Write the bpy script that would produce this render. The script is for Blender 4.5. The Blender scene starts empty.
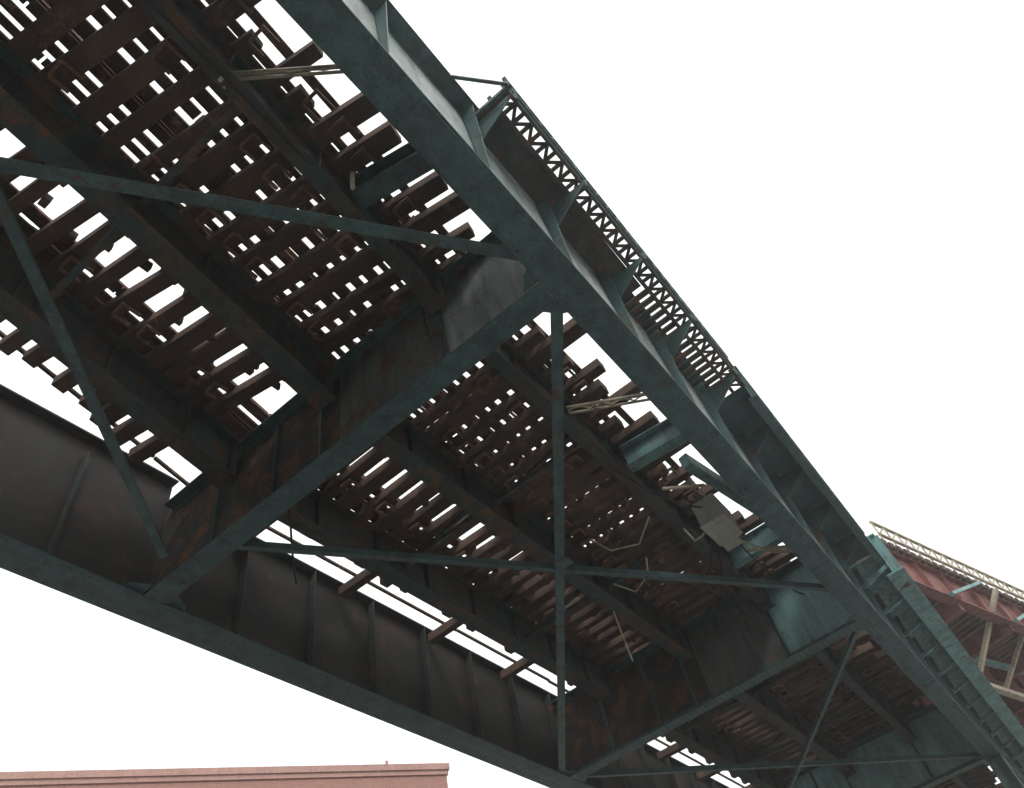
import bpy, math, random
from mathutils import Vector, Matrix
random.seed(7)
R=random.uniform
CZ=1.6
# ------------------------------------------------------------------ builder
class B:
    def __init__(s): s.v=[]; s.f=[]
    def hexa(s,p):
        n=len(s.v); s.v+= [(a[0],a[1],a[2]+CZ) for a in p]
        for q in ((0,3,2,1),(4,5,6,7),(0,1,5,4),(1,2,6,5),(2,3,7,6),(3,0,4,7)): s.f.append(tuple(n+i for i in q))
    def box(s,x0,x1,y0,y1,z0,z1):
        s.hexa([(x0,y0,z0),(x1,y0,z0),(x1,y1,z0),(x0,y1,z0),(x0,y0,z1),(x1,y0,z1),(x1,y1,z1),(x0,y1,z1)])
    def bar(s,p0,p1,w,h,up=(0,0,1),oy=0,oz=0):
        p0=Vector(p0);p1=Vector(p1);d=(p1-p0).normalized();u=Vector(up)
        if abs(d.dot(u))>.98:u=Vector((1,0,0))
        sd=u.cross(d).normalized();u=d.cross(sd).normalized()
        c=[]
        for p in(p0,p1):
            for a,b in((-1,-1),(1,-1),(1,1),(-1,1)): c.append(p+sd*(a*w/2+oy)+u*(b*h/2+oz))
        s.hexa([c[0],c[1],c[2],c[3],c[4],c[5],c[6],c[7]])
    def ibeam(s,p0,p1,w,z0,z1,tf=.03,tw=.02):
        a=(p0[0],p0[1]);b=(p1[0],p1[1])
        s.bar((a[0],a[1],z0+tf/2),(b[0],b[1],z0+tf/2),w,tf)
        s.bar((a[0],a[1],z1-tf/2),(b[0],b[1],z1-tf/2),w,tf)
        s.bar((a[0],a[1],(z0+z1)/2),(b[0],b[1],(z0+z1)/2),tw,z1-z0-2*tf)
    def prism(s,poly,off):
        n=len(s.v);k=len(poly)
        s.v+=[(p[0],p[1],p[2]+CZ) for p in poly]+[(p[0]+off[0],p[1]+off[1],p[2]+off[2]+CZ) for p in poly]
        s.f.append(tuple(range(n,n+k))); s.f.append(tuple(range(n+2*k-1,n+k-1,-1)))
        for i in range(k):
            j=(i+1)%k; s.f.append((n+i,n+k+i,n+k+j,n+j))
    def rivet(s,p,ax,r=.02,h=.014):
        ax=Vector(ax);p=Vector(p)
        t=Vector((1,0,0)) if abs(ax.x)<.5 else Vector((0,1,0))
        a=ax.cross(t).normalized();b=ax.cross(a)
        n=len(s.v);k=6
        for rr,hh in((r,0),(r*.6,h)):
            for i in range(k):
                q=p+a*math.cos(i*math.tau/k)*rr+b*math.sin(i*math.tau/k)*rr+ax*hh
                s.v.append((q.x,q.y,q.z+CZ))
        for i in range(k):
            j=(i+1)%k; s.f.append((n+i,n+j,n+k+j,n+k+i))
        s.f.append(tuple(n+k+i for i in range(k)))
    def tube(s,pts,r,k=8):
        pts=[Vector(p) for p in pts]; n=len(s.v); a=None
        for i,p in enumerate(pts):
            d=(pts[min(i+1,len(pts)-1)]-pts[max(i-1,0)]).normalized()
            if a is None:
                t=Vector((0,0,1)) if abs(d.z)<.9 else Vector((1,0,0)); a=d.cross(t).normalized()
            else: a=(a-d*a.dot(d)).normalized()
            b=d.cross(a)
            for j in range(k):
                q=p+a*math.cos(j*math.tau/k)*r+b*math.sin(j*math.tau/k)*r
                s.v.append((q.x,q.y,q.z+CZ))
        for i in range(len(pts)-1):
            for j in range(k):
                m=(j+1)%k
                s.f.append((n+i*k+j,n+i*k+m,n+(i+1)*k+m,n+(i+1)*k+j))
        s.f.append(tuple(n+j for j in range(k))); s.f.append(tuple(n+(len(pts)-1)*k+j for j in reversed(range(k))))
    def obj(s,name,mat,parent=None,bevel=0):
        me=bpy.data.meshes.new(name); me.from_pydata(s.v,[],s.f); me.update()
        import bmesh
        bm=bmesh.new();bm.from_mesh(me);bmesh.ops.recalc_face_normals(bm,faces=bm.faces);bm.to_mesh(me);bm.free()
        o=bpy.data.objects.new(name,me); bpy.context.collection.objects.link(o)
        me.materials.append(mat)
        if parent:o.parent=parent
        if bevel:
            m=o.modifiers.new('bev','BEVEL');m.width=bevel;m.segments=1;m.limit_method='ANGLE'
        return o
def empty(name):
    o=bpy.data.objects.new(name,None);bpy.context.collection.objects.link(o);return o
# ------------------------------------------------------------------ materials
def paint(name,base,alt,rust=(.11,.04,.018),amt=.5,rough=.6,scale=1.0,metal=0,streak=(3,3,.5),dirt=(.016,.014,.013),dirtamt=.5,spec=.3):
    m=bpy.data.materials.new(name);m.use_nodes=True;nt=m.node_tree;N=nt.nodes;L=nt.links
    bs=N['Principled BSDF'];tc=N.new('ShaderNodeTexCoord')
    def noise(sc,det,stretch=None,rg=.6):
        n=N.new('ShaderNodeTexNoise');n.inputs['Scale'].default_value=sc;n.inputs['Detail'].default_value=det;n.inputs['Roughness'].default_value=rg
        if stretch:
            mp=N.new('ShaderNodeMapping');mp.inputs['Scale'].default_value=stretch
            L.new(tc.outputs['Object'],mp.inputs['Vector']);L.new(mp.outputs['Vector'],n.inputs['Vector'])
        else:L.new(tc.outputs['Object'],n.inputs['Vector'])
        return n
    def ramp(n,a,b,tmax=1):
        r=N.new('ShaderNodeMapRange');r.inputs['From Min'].default_value=a;r.inputs['From Max'].default_value=b
        r.inputs['To Max'].default_value=tmax
        L.new(n.outputs['Fac'],r.inputs['Value']);return r
    def mix(c1,c2,f):
        x=N.new('ShaderNodeMix');x.data_type='RGBA'
        for i,c in((6,c1),(7,c2)):
            if isinstance(c,tuple):x.inputs[i].default_value=(*c,1)
            else:L.new(c,x.inputs[i])
        L.new(f,x.inputs[0]);return x.outputs[2]
    c=mix(base,alt,ramp(noise(.9*scale,2),.35,.65).outputs[0])
    c=mix(c,dirt,ramp(noise(1.4*scale,4,streak),.42,.68,dirtamt).outputs[0])
    big=noise(2.2*scale,6,None,.72)
    rr=ramp(big,.68-.3*amt,.76-.22*amt)
    c=mix(c,rust,rr.outputs[0])
    fn=noise(24,4,None,.7);fine=ramp(fn,.3,.7)
    fine.inputs['To Min'].default_value=.72;fine.inputs['To Max'].default_value=1.22
    mu=N.new('ShaderNodeVectorMath');mu.operation='SCALE';L.new(c,mu.inputs[0]);L.new(fine.outputs[0],mu.inputs['Scale'])
    L.new(mu.outputs[0],bs.inputs['Base Color'])
    ro=N.new('ShaderNodeMapRange');ro.inputs['To Min'].default_value=rough;ro.inputs['To Max'].default_value=.92
    L.new(rr.outputs[0],ro.inputs['Value']);L.new(ro.outputs[0],bs.inputs['Roughness'])
    bs.inputs['Metallic'].default_value=metal;bs.inputs['Specular IOR Level'].default_value=spec
    bp=N.new('ShaderNodeBump');bp.inputs['Strength'].default_value=.35;bp.inputs['Distance'].default_value=.015
    L.new(fn.outputs['Fac'],bp.inputs['Height']);L.new(bp.outputs[0],bs.inputs['Normal'])
    return m
M_teal=paint('teal_steel_paint',(.052,.10,.104),(.065,.12,.122),amt=.32,rough=.5)
M_flange=paint('teal_flange_paint',(.056,.112,.118),(.05,.10,.106),amt=.2,rough=.5,dirtamt=.5)
M_lite=paint('pale_teal_paint',(.20,.36,.36),(.15,.28,.28),amt=.3,rough=.55,dirtamt=.45)  # pale teal, lighter than the other steel paint
M_webb=paint('lit_web_paint',(.34,.37,.37),(.24,.28,.28),rust=(.14,.085,.06),amt=.3,rough=.45,dirtamt=.5,spec=.4)  # light reaching the web's near end, put into a paler base
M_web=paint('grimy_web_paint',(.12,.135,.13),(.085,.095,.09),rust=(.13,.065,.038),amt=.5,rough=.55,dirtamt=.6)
M_outer=paint('skylit_outer_web_paint',(.34,.37,.37),(.22,.27,.27),rust=(.16,.10,.07),amt=.28,rough=.5,dirtamt=.5,streak=(2,2,.6))  # skylight on the outer face, painted in as a lighter base
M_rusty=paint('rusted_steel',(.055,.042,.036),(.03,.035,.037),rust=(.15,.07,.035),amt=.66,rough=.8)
M_far=paint('dark_far_steel',(.021,.018,.018),(.028,.027,.025),rust=(.07,.038,.027),amt=.48,rough=.75,dirtamt=.5)  # near-black brown for the far girder
M_farst=paint('dark_stiffener_steel',(.045,.045,.043),(.035,.05,.05),rust=(.10,.055,.035),amt=.5,rough=.75,dirtamt=.4)  # slightly lighter than the far girder web
M_string=paint('stringer_steel',(.038,.068,.07),(.06,.055,.048),rust=(.13,.065,.038),amt=.55,rough=.75)
M_tie=paint('creosote_timber',(.08,.054,.043),(.125,.08,.062),rust=(.18,.105,.078),amt=.4,rough=.9,streak=(1,.3,1))
M_plank=paint('weathered_plank',(.15,.08,.064),(.09,.056,.048),rust=(.25,.14,.115),amt=.45,rough=.9,streak=(.3,2,1))
M_hook=paint('rusty_hook_iron',(.22,.13,.09),(.16,.095,.07),rust=(.28,.15,.09),amt=.45,rough=.85)
M_rail=paint('rail_steel',(.12,.055,.035),(.08,.04,.028),amt=.7,rough=.6,metal=.3)
M_cream=paint('faded_cream_paint',(.42,.37,.28),(.5,.44,.34),rust=(.18,.10,.06),amt=.4,rough=.7,dirtamt=.35)
M_red=paint('red_oxide_paint',(.26,.11,.10),(.20,.08,.075),rust=(.08,.04,.03),amt=.4,rough=.7)
M_cable=paint('cable_rubber',(.02,.02,.021),(.03,.03,.03),amt=.1,rough=.6)
M_box=paint('grey_enclosure',(.36,.36,.33),(.32,.32,.29),rust=(.26,.2,.14),amt=.03,rough=.5,dirtamt=.06)
el=empty('elevated_railway')
X0,X1,X2,X3,X4=-6.75,5.05,16.9,28.7,40.5
XA,XB=-12,52
P=11.8/7
ZT=10.45
# ------------------------------------------------------------------ near-side edge girder
g=B();fl=B();w=B();wi=B();rv=B()
fl.box(XA,XB,1.03,1.50,8.0,8.035)
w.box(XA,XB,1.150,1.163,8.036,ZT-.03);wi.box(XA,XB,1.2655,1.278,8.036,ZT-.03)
g.box(XA,XB,.90,1.50,ZT-.029,ZT+.01)
g.box(XA,XB,1.07,1.149,8.036,8.052);g.box(XA,XB,1.279,1.38,8.036,8.052)
g.box(XA,XB,1.136,1.1495,8.053,8.17);g.box(XA,XB,1.2785,1.294,8.053,8.17)
g.box(XA,XB,1.136,1.1495,ZT-.12,ZT-.031);g.box(XA,XB,1.2785,1.294,ZT-.16,ZT-.031)
for xx in(2.2,9.1,14.0,21.5): fl.box(xx,xx+1.1,1.06,1.47,7.984,7.9995)
xs=[]
x=X1-P*9
while x<XB: xs.append(x); x+=P
for x in xs:
    g.prism([(x,1.135,8.055),(x,1.05,8.055),(x,.93,ZT-.04),(x,1.135,ZT-.04)],(.018,0,0))
    g.box(x+.019,x+.10,1.12,1.135,8.2,ZT-.13)
    g.box(x,x+.018,1.295,1.42,8.055,9.99); g.box(x+.019,x+.10,1.295,1.31,8.18,9.85)
x=-2
while x<34:
    for yy in(1.08,1.43,1.15,1.34): rv.rivet((x+(.06 if yy in(1.15,1.34) else 0),yy,8.0),(0,0,-1))
    rv.rivet((x,1.136,ZT-.08),(0,-1,0))
    x+=.15
for x in xs:
    if -2<x<30:
        z=9.2
        while z<10.3: rv.rivet((x+.055,1.12,z),(0,-1,0)); z+=.14
fl.obj('edge_girder_bottom_flange',M_flange,el,.006);w.obj('edge_girder_web',M_outer,el);wi.obj('edge_girder_web_lining',M_web,el);g.obj('edge_girder_stiffeners',M_teal,el,.004)
# ------------------------------------------------------------------ far-side edge girder
g=B();w=B();fl=B()
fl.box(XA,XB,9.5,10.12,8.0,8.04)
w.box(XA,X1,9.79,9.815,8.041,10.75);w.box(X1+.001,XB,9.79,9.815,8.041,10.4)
g.box(XA,X1,9.6,10.0,10.751,10.79);g.box(X1+.002,XB,9.6,10.0,10.401,10.44)
g.box(XA,XB,9.66,9.789,8.041,8.06);g.box(XA,XB,9.772,9.789,8.061,8.2)
for x in xs:
    g.box(x,x+.025,9.6,9.771,8.062,10.38);g.box(x+.026,x+.13,9.762,9.789,8.21,10.38)
    g.box(x,x+.02,9.816,9.97,8.041,10.38)
x=-2
while x<24:
    for yy in(9.58,9.7,9.93,10.04): rv.rivet((x,yy,8.0),(0,0,-1))
    rv.rivet((x,9.771,8.13),(0,-1,0));x+=.15
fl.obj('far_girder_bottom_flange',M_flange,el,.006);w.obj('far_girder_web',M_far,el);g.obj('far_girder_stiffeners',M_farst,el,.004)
# ------------------------------------------------------------------ floorbeams
w=B();g=B();fl=B();wr=B();w3=B();wb=B()  # w3 holds the pale teal webs of the farther beams
for X in(X0,X1,X2,X3,X4):
    fl.box(X-.19,X+.19,1.505,9.49,8.004,8.036)
    (w3 if X>15 else wb).box(X-.012,X+.012,1.43,3.15,8.037,10.0)  # near end in the lit colour, painting in its light exposure
    (w3 if X>20 else w).box(X-.012,X+.012,3.152,5.3,8.037,10.0)  # next step of the painted light falloff, darker and grimier
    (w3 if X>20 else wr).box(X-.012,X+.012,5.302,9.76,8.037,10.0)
    g.box(X-.2,X+.2,1.63,9.55,10.001,10.03)
    for sx in(-1,1):
        a,b=sorted((X+sx*.013,X+sx*.11));g.box(a,b,1.52,9.49,8.037,8.052)
        a,b=sorted((X+sx*.013,X+sx*.028));g.box(a,b,1.52,9.49,8.053,8.16);g.box(a,b,1.65,9.49,9.88,9.999)
    for y in (3.15,5.65,6.7,8.1):
        for sx in(-1,1):
            a,b=sorted((X+sx*.029,X+sx*.08));g.box(a,b,y,y+.016,8.06,9.87)
            a,b=sorted((X+sx*.013,X+sx*.026));g.box(a,b,y+.017,y+.09,8.17,9.87)
        z=8.2
        while z<9.85:
            rv.rivet((X-.028,y+.055,z),(-1,0,0));z+=.13
    y=1.6
    while y<9.4:
        for dx in(-.15,-.06,.06,.15): rv.rivet((X+dx,y,8.004),(0,0,-1))
        rv.rivet((X-.029,y,8.11),(-1,0,0));y+=.14
    for sx in(-1,1):
        L_=.5
        fl.prism([(X+sx*.2,1.44,8.0405),(X+sx*L_,1.44,8.0405),(X+sx*(L_-.1),1.6,8.0405),(X+sx*.2,1.75,8.0405)],(0,0,.014))
        fl.prism([(X+sx*.2,9.6,8.0605),(X+sx*.6,9.6,8.0605),(X+sx*.5,9.4,8.0605),(X+sx*.2,9.25,8.0605)],(0,0,.014))
fl.obj('floorbeam_bottom_flanges',M_flange,el,.006);w.obj('floorbeam_webs',M_web,el);wb.obj('floorbeam_webs_lit',M_webb,el);wr.obj('floorbeam_webs_rusted',M_rusty,el);w3.obj('floorbeam_webs_pale',M_lite,el);g.obj('floorbeam_stiffeners',M_teal,el,.003)
# ------------------------------------------------------------------ stringers
def sl(Y0): return .05+.022*(Y0-2)
def yn(Y0,X): return Y0-sl(Y0)*(X1-X)
g=B();gs=B()
for Y0,z0 in((3.1,9.3),(5.45,9.2),(7.75,9.2)):
    wd_=.34 if Y0>4 else .24
    g.ibeam((XA,yn(Y0,XA)),(X1-.13,yn(Y0,X1-.13)),wd_,z0,10.08)
    for a,b in((X1,X2),(X2,X3),(X3,X4),(X4,XB)):
        g.ibeam((a+.13,Y0),(b-.13,Y0),wd_,z0,10.08)
    for X in(X1,X2,X3):
        for sy in(-.09,.09): g.box(X-.25,X-.13,Y0+sy-.06,Y0+sy+.06,z0-.0,z0+.7)
        gs.prism([(X-.13,Y0-.2,z0-.02),(X-.5,Y0-.12,z0-.02),(X-.5,Y0+.12,z0-.02),(X-.13,Y0+.2,z0-.02)],(0,0,.016))
    x=-8.
    while x<30:
        if abs(x-X1)>.4 and abs(x-X2)>.4:
            y=yn(Y0,x) if x<X1 else Y0
            for s in(-1,1): gs.box(x,x+.014,min(y+s*.02,y+s*.11),max(y+s*.02,y+s*.11),z0+.04,10.04)
        x+=1.475
g.obj('track_stringers',M_string,el,.004);gs.obj('stringer_stiffeners',M_string,el)
g=B();gl=B();gc=B()
for x in(-2.6,1.2,8.9,12.9,20.5,24.6):
    f=(lambda Y0,x=x: yn(Y0,x) if x<X1 else Y0)
    for a,b in((3.1,5.45),(5.45,7.75)):
        g.bar((x,f(a)+.15,9.45),(x,f(b)-.15,9.45),.09,.09)
        if x>X1: g.bar((x+.1,f(a)+.15,9.9),(x+.1,f(b)-.15,9.5),.07,.07)
gd_=B();gd_.ibeam((3.25,1.6),(3.0,2.82),.30,9.5,10.0);gd_.obj('cross_strut',M_teal,el)
gl.ibeam((10.35,1.5),(10.2,2.95),.28,9.45,9.98)
gl.bar((11.2,2.15,9.75),(13.9,1.72,9.8),.20,.30)
gl.ibeam((14.8,1.5),(14.8,2.95),.2,9.45,9.98)
g.obj('cross_frames',M_string,el);gl.obj('walkway_outriggers',M_lite,el,.006)
gc.bar((1.95,1.5,9.72),(.92,2.85,9.72),.05,.05);gc.bar((1.99,1.5,9.60),(.96,2.85,9.60),.035,.035)
for i in range(9):
    t=i/9;gc.bar((1.95-1.03*t,1.5+1.35*t,9.61 if i%2 else 9.71),(1.95-1.03*(t+.11),1.5+1.35*(t+.11),9.71 if i%2 else 9.61),.02,.02)
gc.bar((9.3,1.5,9.72),(8.25,3.0,9.7),.05,.05);gc.bar((9.34,1.5,9.6),(8.29,3.0,9.58),.035,.035)
for i in range(9):
    t=i/9;gc.bar((9.3-1.05*t,1.5+1.5*t,9.6 if i%2 else 9.71),(9.3-1.05*(t+.11),1.5+1.5*(t+.11),9.71 if i%2 else 9.6),.02,.02)
gc.bar((.86,2.8,9.2),(.84,2.86,9.75),.06,.04);gc.bar((.95,2.86,9.3),(.93,2.92,9.75),.04,.03)
gc.bar((2.72,2.62,9.1),(2.72,2.62,9.6),.05,.04)
gc.obj('contact_rail_hangers',M_cream,el)
# ------------------------------------------------------------------ bottom lateral bracing
g=B()
def ang(p0,p1,z,w_=.16):
    g.bar((p0[0],p0[1],z),(p1[0],p1[1],z),w_,.016)
    d=(Vector(p1)-Vector(p0)).normalized();n=Vector((-d.y,d.x))*.04
    for s in(-1,1): g.bar((p0[0]+n.x*s*.25,p0[1]+n.y*s*.25,z+.075),(p1[0]+n.x*s*.25,p1[1]+n.y*s*.25,z+.075),.014,.13)
ang((4.4,1.45),(-6.9,9.55),8.065);ang((4.6,8.65),(-4.6,1.4),8.09,.13)
ang((5.25,1.5),(16.7,9.7),8.065,.17);ang((5.2,7.85),(15.2,1.1+.35),8.09,.10)
ang((17.2,1.6),(28.5,9.6),8.065,.1);ang((17.2,9.4),(28.5,1.6),8.09,.1)
g.box(9.62,9.88,4.5,4.76,8.045,8.057)
g.obj('lateral_bracing',M_teal,el)
# ------------------------------------------------------------------ deck: ties
t=B();hk=B()
def tie(xc,ya,yb,skew,w_=.245,z0=10.09,h=.21):
    t.bar((xc-skew*(ya-5)+R(-.035,.035),ya,z0+h/2+R(-.008,.008)),(xc-skew*(yb-5)+R(-.05,.05),yb,z0+h/2+R(-.008,.008)),w_*R(.72,1.2),h)
def hook(x,y):
    k=R(.8,1.2);z=9.98
    hk.box(x,x+.3*k,y,y+.04,z,z+.05);hk.box(x,x+.04,y+.041,y+.26,z,z+.05)
    if R(0,1)<.7: hk.box(x+.02,x+.28*k,y+.261,y+.30,z,z+.05)
x=-11.
i=0
while x<46:
    near=x<X1-.2
    sk=.17 if near else 0
    f=(lambda Y0:yn(Y0,min(x,X1))) if near else (lambda Y0:Y0)
    if abs(x-X1-.05)>.12:
        a=2.2+R(-.25,.55)
        if i%4==0:a=1.65
        tie(x+R(-.05,.05),f(a),f(6.2+R(-.1,.1)),sk)
        x2=x+R(-.06,.06)
        e=8.7+R(-.15,.15)
        if i%6==2 and not(-1<x<4): e=9.66
        tie(x2,f(6.1+R(-.4,-.1)) ,f(e) if not near else f(e)+.35,sk,z0=10.095)
        for q in range(2):
            if R(0,1)<.4:
                yb_=f(R(6.3,6.85));xb_=x2-sk*(yb_-5)
                t.box(xb_+.08,xb_+R(.16,.24),yb_,yb_+R(.06,.14),10.11,10.27)
        if R(0,1)<.85: hook(x-sk*(f(4.9)-5)-.1,f(4.85)+R(-.05,.05))
        if R(0,1)<.45: hook(x-sk*(f(2.6)-5)-.1,f(2.5)+R(-.05,.05))
        if R(0,1)<.5: hook(x-sk*(f(7.0)-5)-.1,f(6.95)+R(-.05,.05))
        if R(0,1)<.4: hook(x-sk*(f(3.7)-5)-.1,f(3.6)+R(-.05,.05))
    x+=.46;i+=1
t.obj('timber_ties',M_tie,el,.006);hk.obj('tie_hook_bolts',M_hook,el)
pk=B();rl=B()
def lng(Ya,Yb,z0,z1,bd):
    yc=(Ya+Yb)/2;W=Yb-Ya
    x=-12.
    while x<X1:
        x_=min(x+R(3.2,4.6),X1); o=R(-.018,.018)
        bd.bar((x,yn(yc,x)+o,(z0+z1)/2),(x_-.03,yn(yc,x_)+o,(z0+z1)/2),W,z1-z0);x=x_
    while x<46:
        x_=min(x+R(3.2,4.8),46);o=R(-.018,.018)
        bd.bar((x,yc+o,(z0+z1)/2),(x_-.02,yc+o,(z0+z1)/2),W,z1-z0);x=x_
bands=[(2.45,2.58),(2.74,2.86),(2.94,3.22),(3.34,3.46),(3.57,3.66),(3.76,3.95),(4.05,4.20),(4.30,4.50),(4.62,4.78),(4.89,5.01),(5.13,5.23),(5.32,5.60),(5.66,5.86),(5.98,6.27),
 (6.98,7.18),(7.29,7.40),(7.49,7.74),(7.84,8.02),(8.13,8.25),(8.33,8.54),(8.62,8.74),(9.14,9.2)]
for a,b in bands: lng(a,b,10.31,10.36,pk)
for a in(3.06,3.42,4.64,4.98,7.1,7.5,8.2,8.55):
    lng(a-.065,a+.065,10.364,10.38,rl);lng(a-.01,a+.01,10.381,10.48,rl);lng(a-.035,a+.035,10.481,10.52,rl)
for _ in range(110):
    x=R(-3,30);y=R(2.7,8.3);yy=yn(y,x) if x<X1 else y
    if 6.0<y<6.9: continue
    pk.box(x,x+R(.25,.9),yy,yy+R(.12,.4),10.375+_*.001,10.40+_*.001)
pk.obj('guard_timbers_and_walk_planks',M_plank,el);rl.obj('running_rails',M_rail,el)
# ------------------------------------------------------------------ outer walkway
g=B();gl=B();gr=B();fa=B()
xw0,xw1,xw2=3.36,10.7,18.3
for x in xs:
    if xw0-.3<x<xw2+.1:
        gl.prism([(x+.105,.86,10.0),(x+.105,.40,10.0),(x+.105,.40,9.93),(x+.105,1.12,9.35),(x+.105,1.12,10.0)],(.018,0,0))
gl.box(xw0,xw0+.06,.34,1.13,9.97,10.05)
gl.bar((2.8,.9,10.1),(xw0,.38,10.02),.045,.045)
def ywk(x): return 0.44-.010*(x-xw0)
g.bar((xw0,ywk(xw0),10.11),(xw1,ywk(xw1),10.11),.05,.13)
g.bar((xw0,ywk(xw0)+.24,10.11),(xw1,ywk(xw1)+.24,10.11),.06,.12)
x=xw0+.1;k=0
while x<xw1-.2:
    y=ywk(x)
    g.box(x,x+.055,y+.03,y+.21,10.13,10.17)
    if k%2: g.bar((x+.03,y+.03,10.115),(x+.20,y+.21,10.115),.05,.02)
    else: g.bar((x+.03,y+.21,10.115),(x+.20,y+.03,10.115),.05,.02)
    if x>7.4: g.box(x,x+.10,y+.27,1.13,10.12,10.17)
    x+=.185;k+=1
g.box(xw0+.05,7.4,ywk(xw0)+.25,1.13,10.12,10.17)
x=xw0+.25
while x<xw1:
    gr.bar((x,ywk(x)-.03,10.05),(x,ywk(x)-.04,10.95),.05,.05); x+=P
for z,s_ in((10.95,.055),(10.3,.045)): gr.bar((xw0+.2,ywk(xw0)-.04,z),(xw1,ywk(xw1)-.04,z),s_,s_)
x=xw0+.2
while x<xw1-.3:
    y=ywk(x)-.04
    gr.bar((x,y,10.33),(x+.3,y,10.92),.05,.025);gr.bar((x+.3,y+.012,10.33),(x,y+.012,10.92),.05,.02);x+=.3
fa.box(xw1,xw2,.36,.38,9.72,10.62);fa.box(xw1,xw2,.28,.46,9.69,9.718);fa.box(xw1,xw2,.28,.46,10.621,10.65);fa.box(xw1,xw2,.381,1.13,10.07,10.09)
x=xw1+.1
while x<xw2: fa.box(x,x+.02,.29,.358,9.72,10.62);x+=P/2
fa.obj('fascia_plate_teal',M_flange,el,.004)
fa=B()
fa.box(18.4,46,.27,.30,9.45,10.55);fa.box(18.4,46,.02,.46,9.41,9.448);fa.box(18.4,46,.12,.42,10.551,10.59)
fa.box(18.4,46,.301,1.13,10.07,10.09)
x=18.5
while x<45: fa.box(x,x+.02,.06,.268,9.45,10.55);fa.bar((x,.32,9.7),(x,1.1,9.5),.08,.1);x+=P
g.obj('maintenance_walkway_deck',M_string,el);gl.obj('walkway_brackets',M_teal,el,.003);gr.obj('walkway_railing',M_teal,el);fa.obj('fascia_girder',M_lite,el,.004)
rv.obj('rivets',M_flange,el)
g=B()
for X in(X0,X3):
    for Y in(1.27,9.8):
        for s in(-1,1):
            g.box(X-.25,X+.25,Y+s*.22-.02,Y+s*.22+.02,-1.3,7.95)
        g.box(X-.015,X+.015,Y-.199,Y+.199,-1.3,7.95)
        g.box(X-.35,X+.35,Y-.35,Y+.35,7.951,7.98);g.box(X-.45,X+.45,Y-.45,Y+.45,-1.59,-1.301)
g.obj('support_columns',M_teal,el,.006)
# ------------------------------------------------------------------ equipment
jb=empty('junction_box')
g=B()
g.box(11.9,12.75,2.1,2.6,8.75,9.3);g.box(11.88,12.77,2.08,2.62,8.72,8.749)
g.box(12.05,12.6,2.2,2.5,8.705,8.719)
g.box(13.0,13.4,2.3,2.65,8.95,9.3)
g.obj('enclosure',M_box,jb,.012)
g=B()
for xx in(12.0,12.65,13.2): g.bar((xx,2.4,9.31),(xx,2.4,10.06),.04,.04)
g.bar((11.7,2.4,9.33),(13.6,2.4,9.33),.06,.05)
g.obj('hanger_frame',M_string,jb)
g=B()
g.bar((11.0,2.75,9.3),(11.6,2.1,9.3),.05,.05);g.bar((13.9,2.4,9.1),(14.7,1.6,9.1),.07,.06)
g.obj('support_arms',M_cream,jb)
cd=empty('electrical_conduit')
g=B()
g.tube([(12.78,2.3,8.85),(12.95,2.28,8.8),(13.9,2.0,8.8),(14.4,1.7,8.85)],.026)
g.tube([(12.3,2.63,8.9),(12.32,2.75,8.85),(12.4,2.95,8.9),(12.4,3.05,9.3)],.024)
g.tube([(11.3,3.3,9.15),(11.6,3.8,8.95),(11.3,4.3,8.95),(11.0,4.5,9.2)],.018)
g.tube([(12.3,4.0,9.1),(12.6,4.2,8.95),(12.9,4.7,8.95),(12.6,5.0,9.2)],.018)
g.tube([(13.3,5.5,9.1),(13.6,5.6,8.6),(14.4,5.9,8.5)],.02)
g.obj('rigid_conduit',M_cream,cd)
g=B()
def sag(a,b,s,n=14):
    a=Vector(a);b=Vector(b);return[a.lerp(b,i/n)-Vector((0,0,s*4*(i/n)*(1-i/n))) for i in range(n+1)]
g.tube(sag((12.6,2.63,8.95),(13.4,4.0,9.2),.7),.026);g.tube(sag((12.7,2.63,8.95),(14.0,3.6,9.2),.9),.024)
g.tube(sag((13.4,2.6,8.98),(15.2,4.0,9.2),.5),.024);g.tube(sag((5.4,6.9,9.3),(7.6,9.2,9.4),.3),.02)
g.tube(sag((-4,2.5,9.3),(4.9,3.0,9.5),.15),.015)
g.tube(sag((5.3,6.6,8.4),(5.3,9.2,8.9),.35),.022);g.tube(sag((5.3,7.0,8.4),(5.4,9.3,8.6),.2),.02)
g.tube(sag((11.88,2.4,9.1),(9.6,3.1,9.25),.25),.02);g.tube(sag((13.4,2.4,9.1),(16.8,2.2,9.2),.3),.02)
g.tube([(4.85,3.35,10.0),(4.82,3.33,9.3),(4.8,3.28,8.5)],.018)
for k in range(4): g.tube(sag((14.2+k*.1,3.3+k*.1,9.2),(16.75,3.2+k*.3,9.3-k*.1),.15+.08*k),.014)
g.obj('hanging_cables',M_cable,cd)
# ------------------------------------------------------------------ branch viaduct
bv=empty('branch_viaduct')
g=B();gc=B();gd=B()
d=Vector((8.4,-2.6,0)).normalized();n=Vector((-d.y,d.x,0))
def bp(s,o,z): q=Vector((22.5,.3,0))+d*s+n*o; return (q.x,q.y,z)
for o,z0,z1 in((0,11.2,12.3),(2.4,10.9,12.2),(4.8,10.9,12.2)):
    g.bar(bp(0,o,(z0+z1)/2),bp(34,o,(z0+z1)/2),.03,z1-z0)
    g.bar(bp(0,o,z0),bp(34,o,z0),.35,.04);g.bar(bp(0,o,z1+.02),bp(34,o,z1+.02),.35,.04)
    for i in range(22): g.bar(bp(i*1.6,o-.1,(z0+z1)/2),bp(i*1.6+.02,o-.1,(z0+z1)/2),.15,z1-z0-.05)
for i in range(11): g.bar(bp(i*3.2,0,11.2),bp(i*3.2,5,11.2),.25,.5)
x=0
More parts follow.
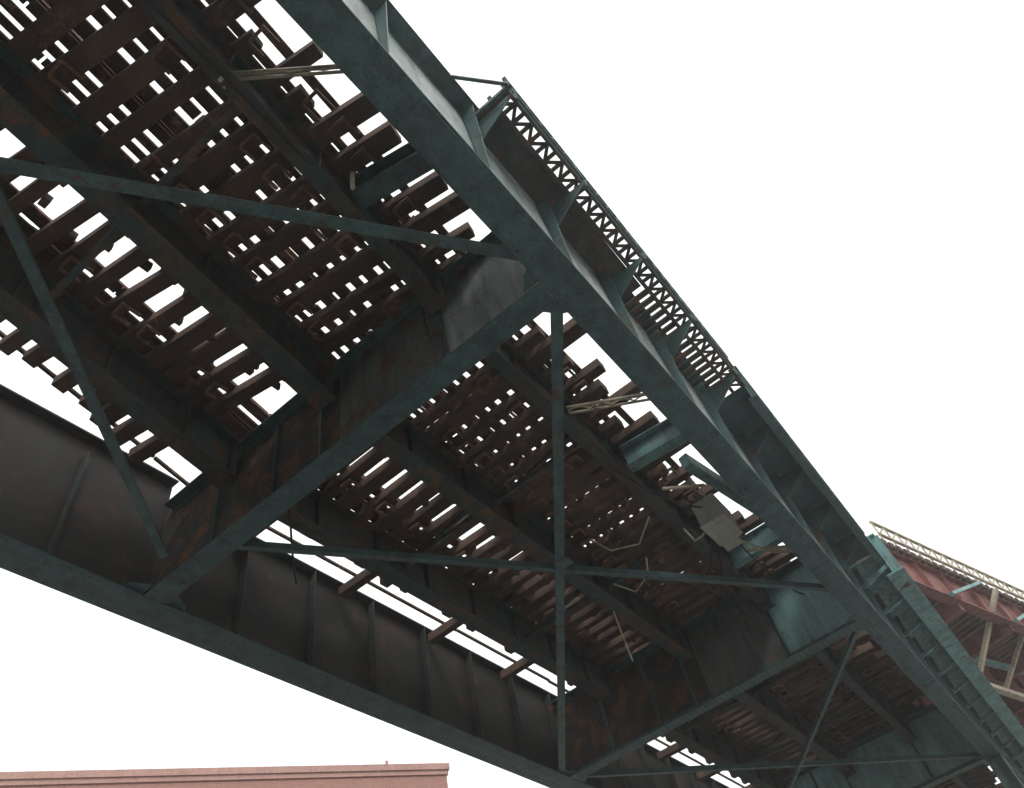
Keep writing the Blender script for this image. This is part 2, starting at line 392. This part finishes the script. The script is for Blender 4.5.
while x<34: gd.bar(bp(x,-.3,12.45),bp(x,6,12.45),.26,.2);x+=.42
for z in(12.75,13.25): gc.bar(bp(0,-.3,z),bp(34,-.3,z),.09,.07)
x=0
while x<34:
    gc.bar(bp(x,-.3,12.5),bp(x+.02,-.3,13.3),.05,.06);gc.bar(bp(x,-.3,12.75),bp(x+.7,-.3,13.25),.04,.05);x+=.7
gc.bar((28,-1.95,12.1),(28.3,.15,10.1),.22,.12);gc.bar((28.5,.25,9.9),(33,-1.1,9.9),.22,.16)
gc.bar((31,-2.7,12.3),(31.2,-.2,10.3),.18,.12)
g.obj('plate_girders',M_red,bv);gd.obj('ties',M_tie,bv);gc.obj('lattice_railing',M_cream,bv)
g=B();g.bar((28.5,.3,11.0),(33,-1.2,11.2),.2,.16)
for s in(2,6,10): g.bar(bp(s,-.35,11.0),bp(s+3.5,-.35,12.4),.14,.1)
g.obj('teal_edge_braces',M_lite,bv)
g=B()
for s in(16,32):
    for o in(.2,5):
        q=bp(s,o,0);g.box(q[0]-.25,q[0]+.25,q[1]-.25,q[1]+.25,-1.6,11.1)
g.obj('columns',M_red,bv)
# ------------------------------------------------------------------ brick building
def brickmat():
    m=bpy.data.materials.new('red_brick');m.use_nodes=True;nt=m.node_tree;N=nt.nodes;L=nt.links
    tc=N.new('ShaderNodeTexCoord');mp=N.new('ShaderNodeMapping');mp.inputs['Rotation'].default_value=(math.radians(90),0,0)
    b=N.new('ShaderNodeTexBrick');b.inputs['Scale'].default_value=4.5;b.inputs['Color1'].default_value=(.36,.17,.14,1);b.inputs['Color2'].default_value=(.30,.13,.11,1);b.inputs['Mortar'].default_value=(.36,.30,.27,1)
    L.new(tc.outputs['Object'],mp.inputs[0]);L.new(mp.outputs[0],b.inputs[0]);L.new(b.outputs['Color'],N['Principled BSDF'].inputs['Base Color'])
    N['Principled BSDF'].inputs['Roughness'].default_value=.9;return m
M_brick=brickmat()
M_coping=paint('pink_coping',(.46,.28,.25),(.42,.25,.22),rust=(.3,.18,.16),amt=.3,rough=.85,dirtamt=.1)
M_glass=paint('dark_glass',(.02,.025,.03),(.03,.035,.04),amt=0,rough=.15,spec=.6)
bb=empty('brick_building')
th=math.atan2(-5.9,9.35);hgt=11.8
def mkb(b_,name,mat):
    o=b_.obj(name,mat,bb);o.matrix_world=Matrix.Translation((19.7,15.75,0))@Matrix.Rotation(th,4,'Z');return o
a=B();a.box(-40,0,0,14,-1.6,hgt-.35);mkb(a,'walls',M_brick)
a=B();a.box(-40.1,.1,-.1,14.1,hgt-.2,hgt);a.box(-40.05,.05,-.05,14.05,hgt-.349,hgt-.201);a.box(-40.05,.05,-.05,14.05,hgt-1.4,hgt-1.25);mkb(a,'coping',M_coping)
a=B();c=B()
for fl_ in range(4):
    for i in range(14):
        x=-38.5+i*2.6;z=-.4+fl_*3.0
        a.box(x,x+1.1,-.03,.05,z,z+1.7);c.box(x-.1,x+1.2,-.12,.02,z-.14,z-.003);c.box(x-.05,x+1.15,-.07,.02,z+1.703,z+1.9);c.box(x-.0,x+1.1,-.06,-.032,z+.82,z+.88)
mkb(a,'windows',M_glass);mkb(c,'window_sills',M_coping)
a=B();a.tube([(-1.9,.4,hgt),(-1.9,.4,hgt+.35)],.05);mkb(a,'vent_pipe',M_coping)
# ------------------------------------------------------------------ ground, road, sidewalks
M_gr=paint('ground_concrete',(.35,.34,.32),(.29,.28,.27),rust=(.2,.19,.18),amt=.4,rough=.95,scale=.5,dirtamt=.15)
M_as=paint('asphalt',(.075,.075,.075),(.06,.06,.06),rust=(.045,.045,.045),amt=.4,rough=.95,scale=.5)
M_mk=paint('road_marking',(.7,.7,.66),(.6,.6,.57),rust=(.3,.3,.3),amt=.4,rough=.9)
g=B();g.v=[(-1500,-1500,0),(1500,-1500,0),(1500,1500,0),(-1500,1500,0)];g.f=[(0,1,2,3)];g.obj('ground',M_gr)
g=B();g.v=[(-200,1.9,.004),(300,1.9,.004),(300,8.9,.004),(-200,8.9,.004)];g.f=[(0,1,2,3)];g.obj('road',M_as)
g=B()
for i in range(60):
    n0=len(g.v);x=-100+i*5
    g.v+=[(x,5.35,.008),(x+2.5,5.35,.008),(x+2.5,5.5,.008),(x,5.5,.008)];g.f.append((n0,n0+1,n0+2,n0+3))
g.obj('road_marking',M_mk)
g=B();g.box(-200,300,-4,1.88,-1.598,-1.46);g.box(-200,300,8.92,13,-1.598,-1.46);g.obj('sidewalk',M_gr)
# ------------------------------------------------------------------ world, sun
wd=bpy.data.worlds.new('World');bpy.context.scene.world=wd;wd.use_nodes=True
N=wd.node_tree.nodes;L=wd.node_tree.links
sky=N.new('ShaderNodeTexSky');sky.sky_type='NISHITA';sky.sun_disc=False
sky.sun_elevation=math.radians(45);sky.sun_rotation=math.radians(217)
sky.dust_density=4
bg=N['Background'];bg.inputs['Strength'].default_value=.15
mx=N.new('ShaderNodeMix');mx.data_type='RGBA';mx.inputs[0].default_value=.82
L.new(sky.outputs[0],mx.inputs[6]);mx.inputs[7].default_value=(10.8,11.1,10.7,1)
L.new(mx.outputs[2],bg.inputs['Color'])
s=bpy.data.lights.new('sun','SUN');s.energy=1.5;s.angle=math.radians(14);s.color=(1,.96,.9)
so=bpy.data.objects.new('sun',s);bpy.context.collection.objects.link(so)
dirv=Vector((-.45,-.6,.75))
so.rotation_euler=dirv.to_track_quat('Z','Y').to_euler()
# light summer haze filling the street
hz=B();hz.box(-40,140,-60,70,-1.55,45)
hm=bpy.data.materials.new('haze');hm.use_nodes=True;hn=hm.node_tree.nodes;hn.remove(hn['Principled BSDF'])
vs=hn.new('ShaderNodeVolumeScatter');vs.inputs['Density'].default_value=.003;vs.inputs['Anisotropy'].default_value=.7
hm.node_tree.links.new(vs.outputs[0],hn['Material Output'].inputs['Volume'])
hz.obj('haze',hm)
# ------------------------------------------------------------------ camera
e1=Vector((.611,.542,.577)).normalized();e2=Vector((-.7706,.5745,.2760));e2=(e2-e1*e2.dot(e1)).normalized();up=e1.cross(e2)
right=Vector((e1.x,e2.x,up.x));down=Vector((e1.y,e2.y,up.y));fwd=Vector((e1.z,e2.z,up.z))
cam=bpy.data.cameras.new('camera');co=bpy.data.objects.new('camera',cam);bpy.context.collection.objects.link(co)
m=Matrix((( right.x,-down.x,-fwd.x,0),(right.y,-down.y,-fwd.y,0),(right.z,-down.z,-fwd.z,CZ),(0,0,0,1)))
co.matrix_world=m
cam.sensor_width=36;cam.lens=735/1024*36;cam.clip_end=5000;cam.clip_start=.05
bpy.context.scene.camera=co
sc=bpy.context.scene
sc.view_settings.view_transform='Standard';sc.view_settings.look='None';sc.view_settings.exposure=0
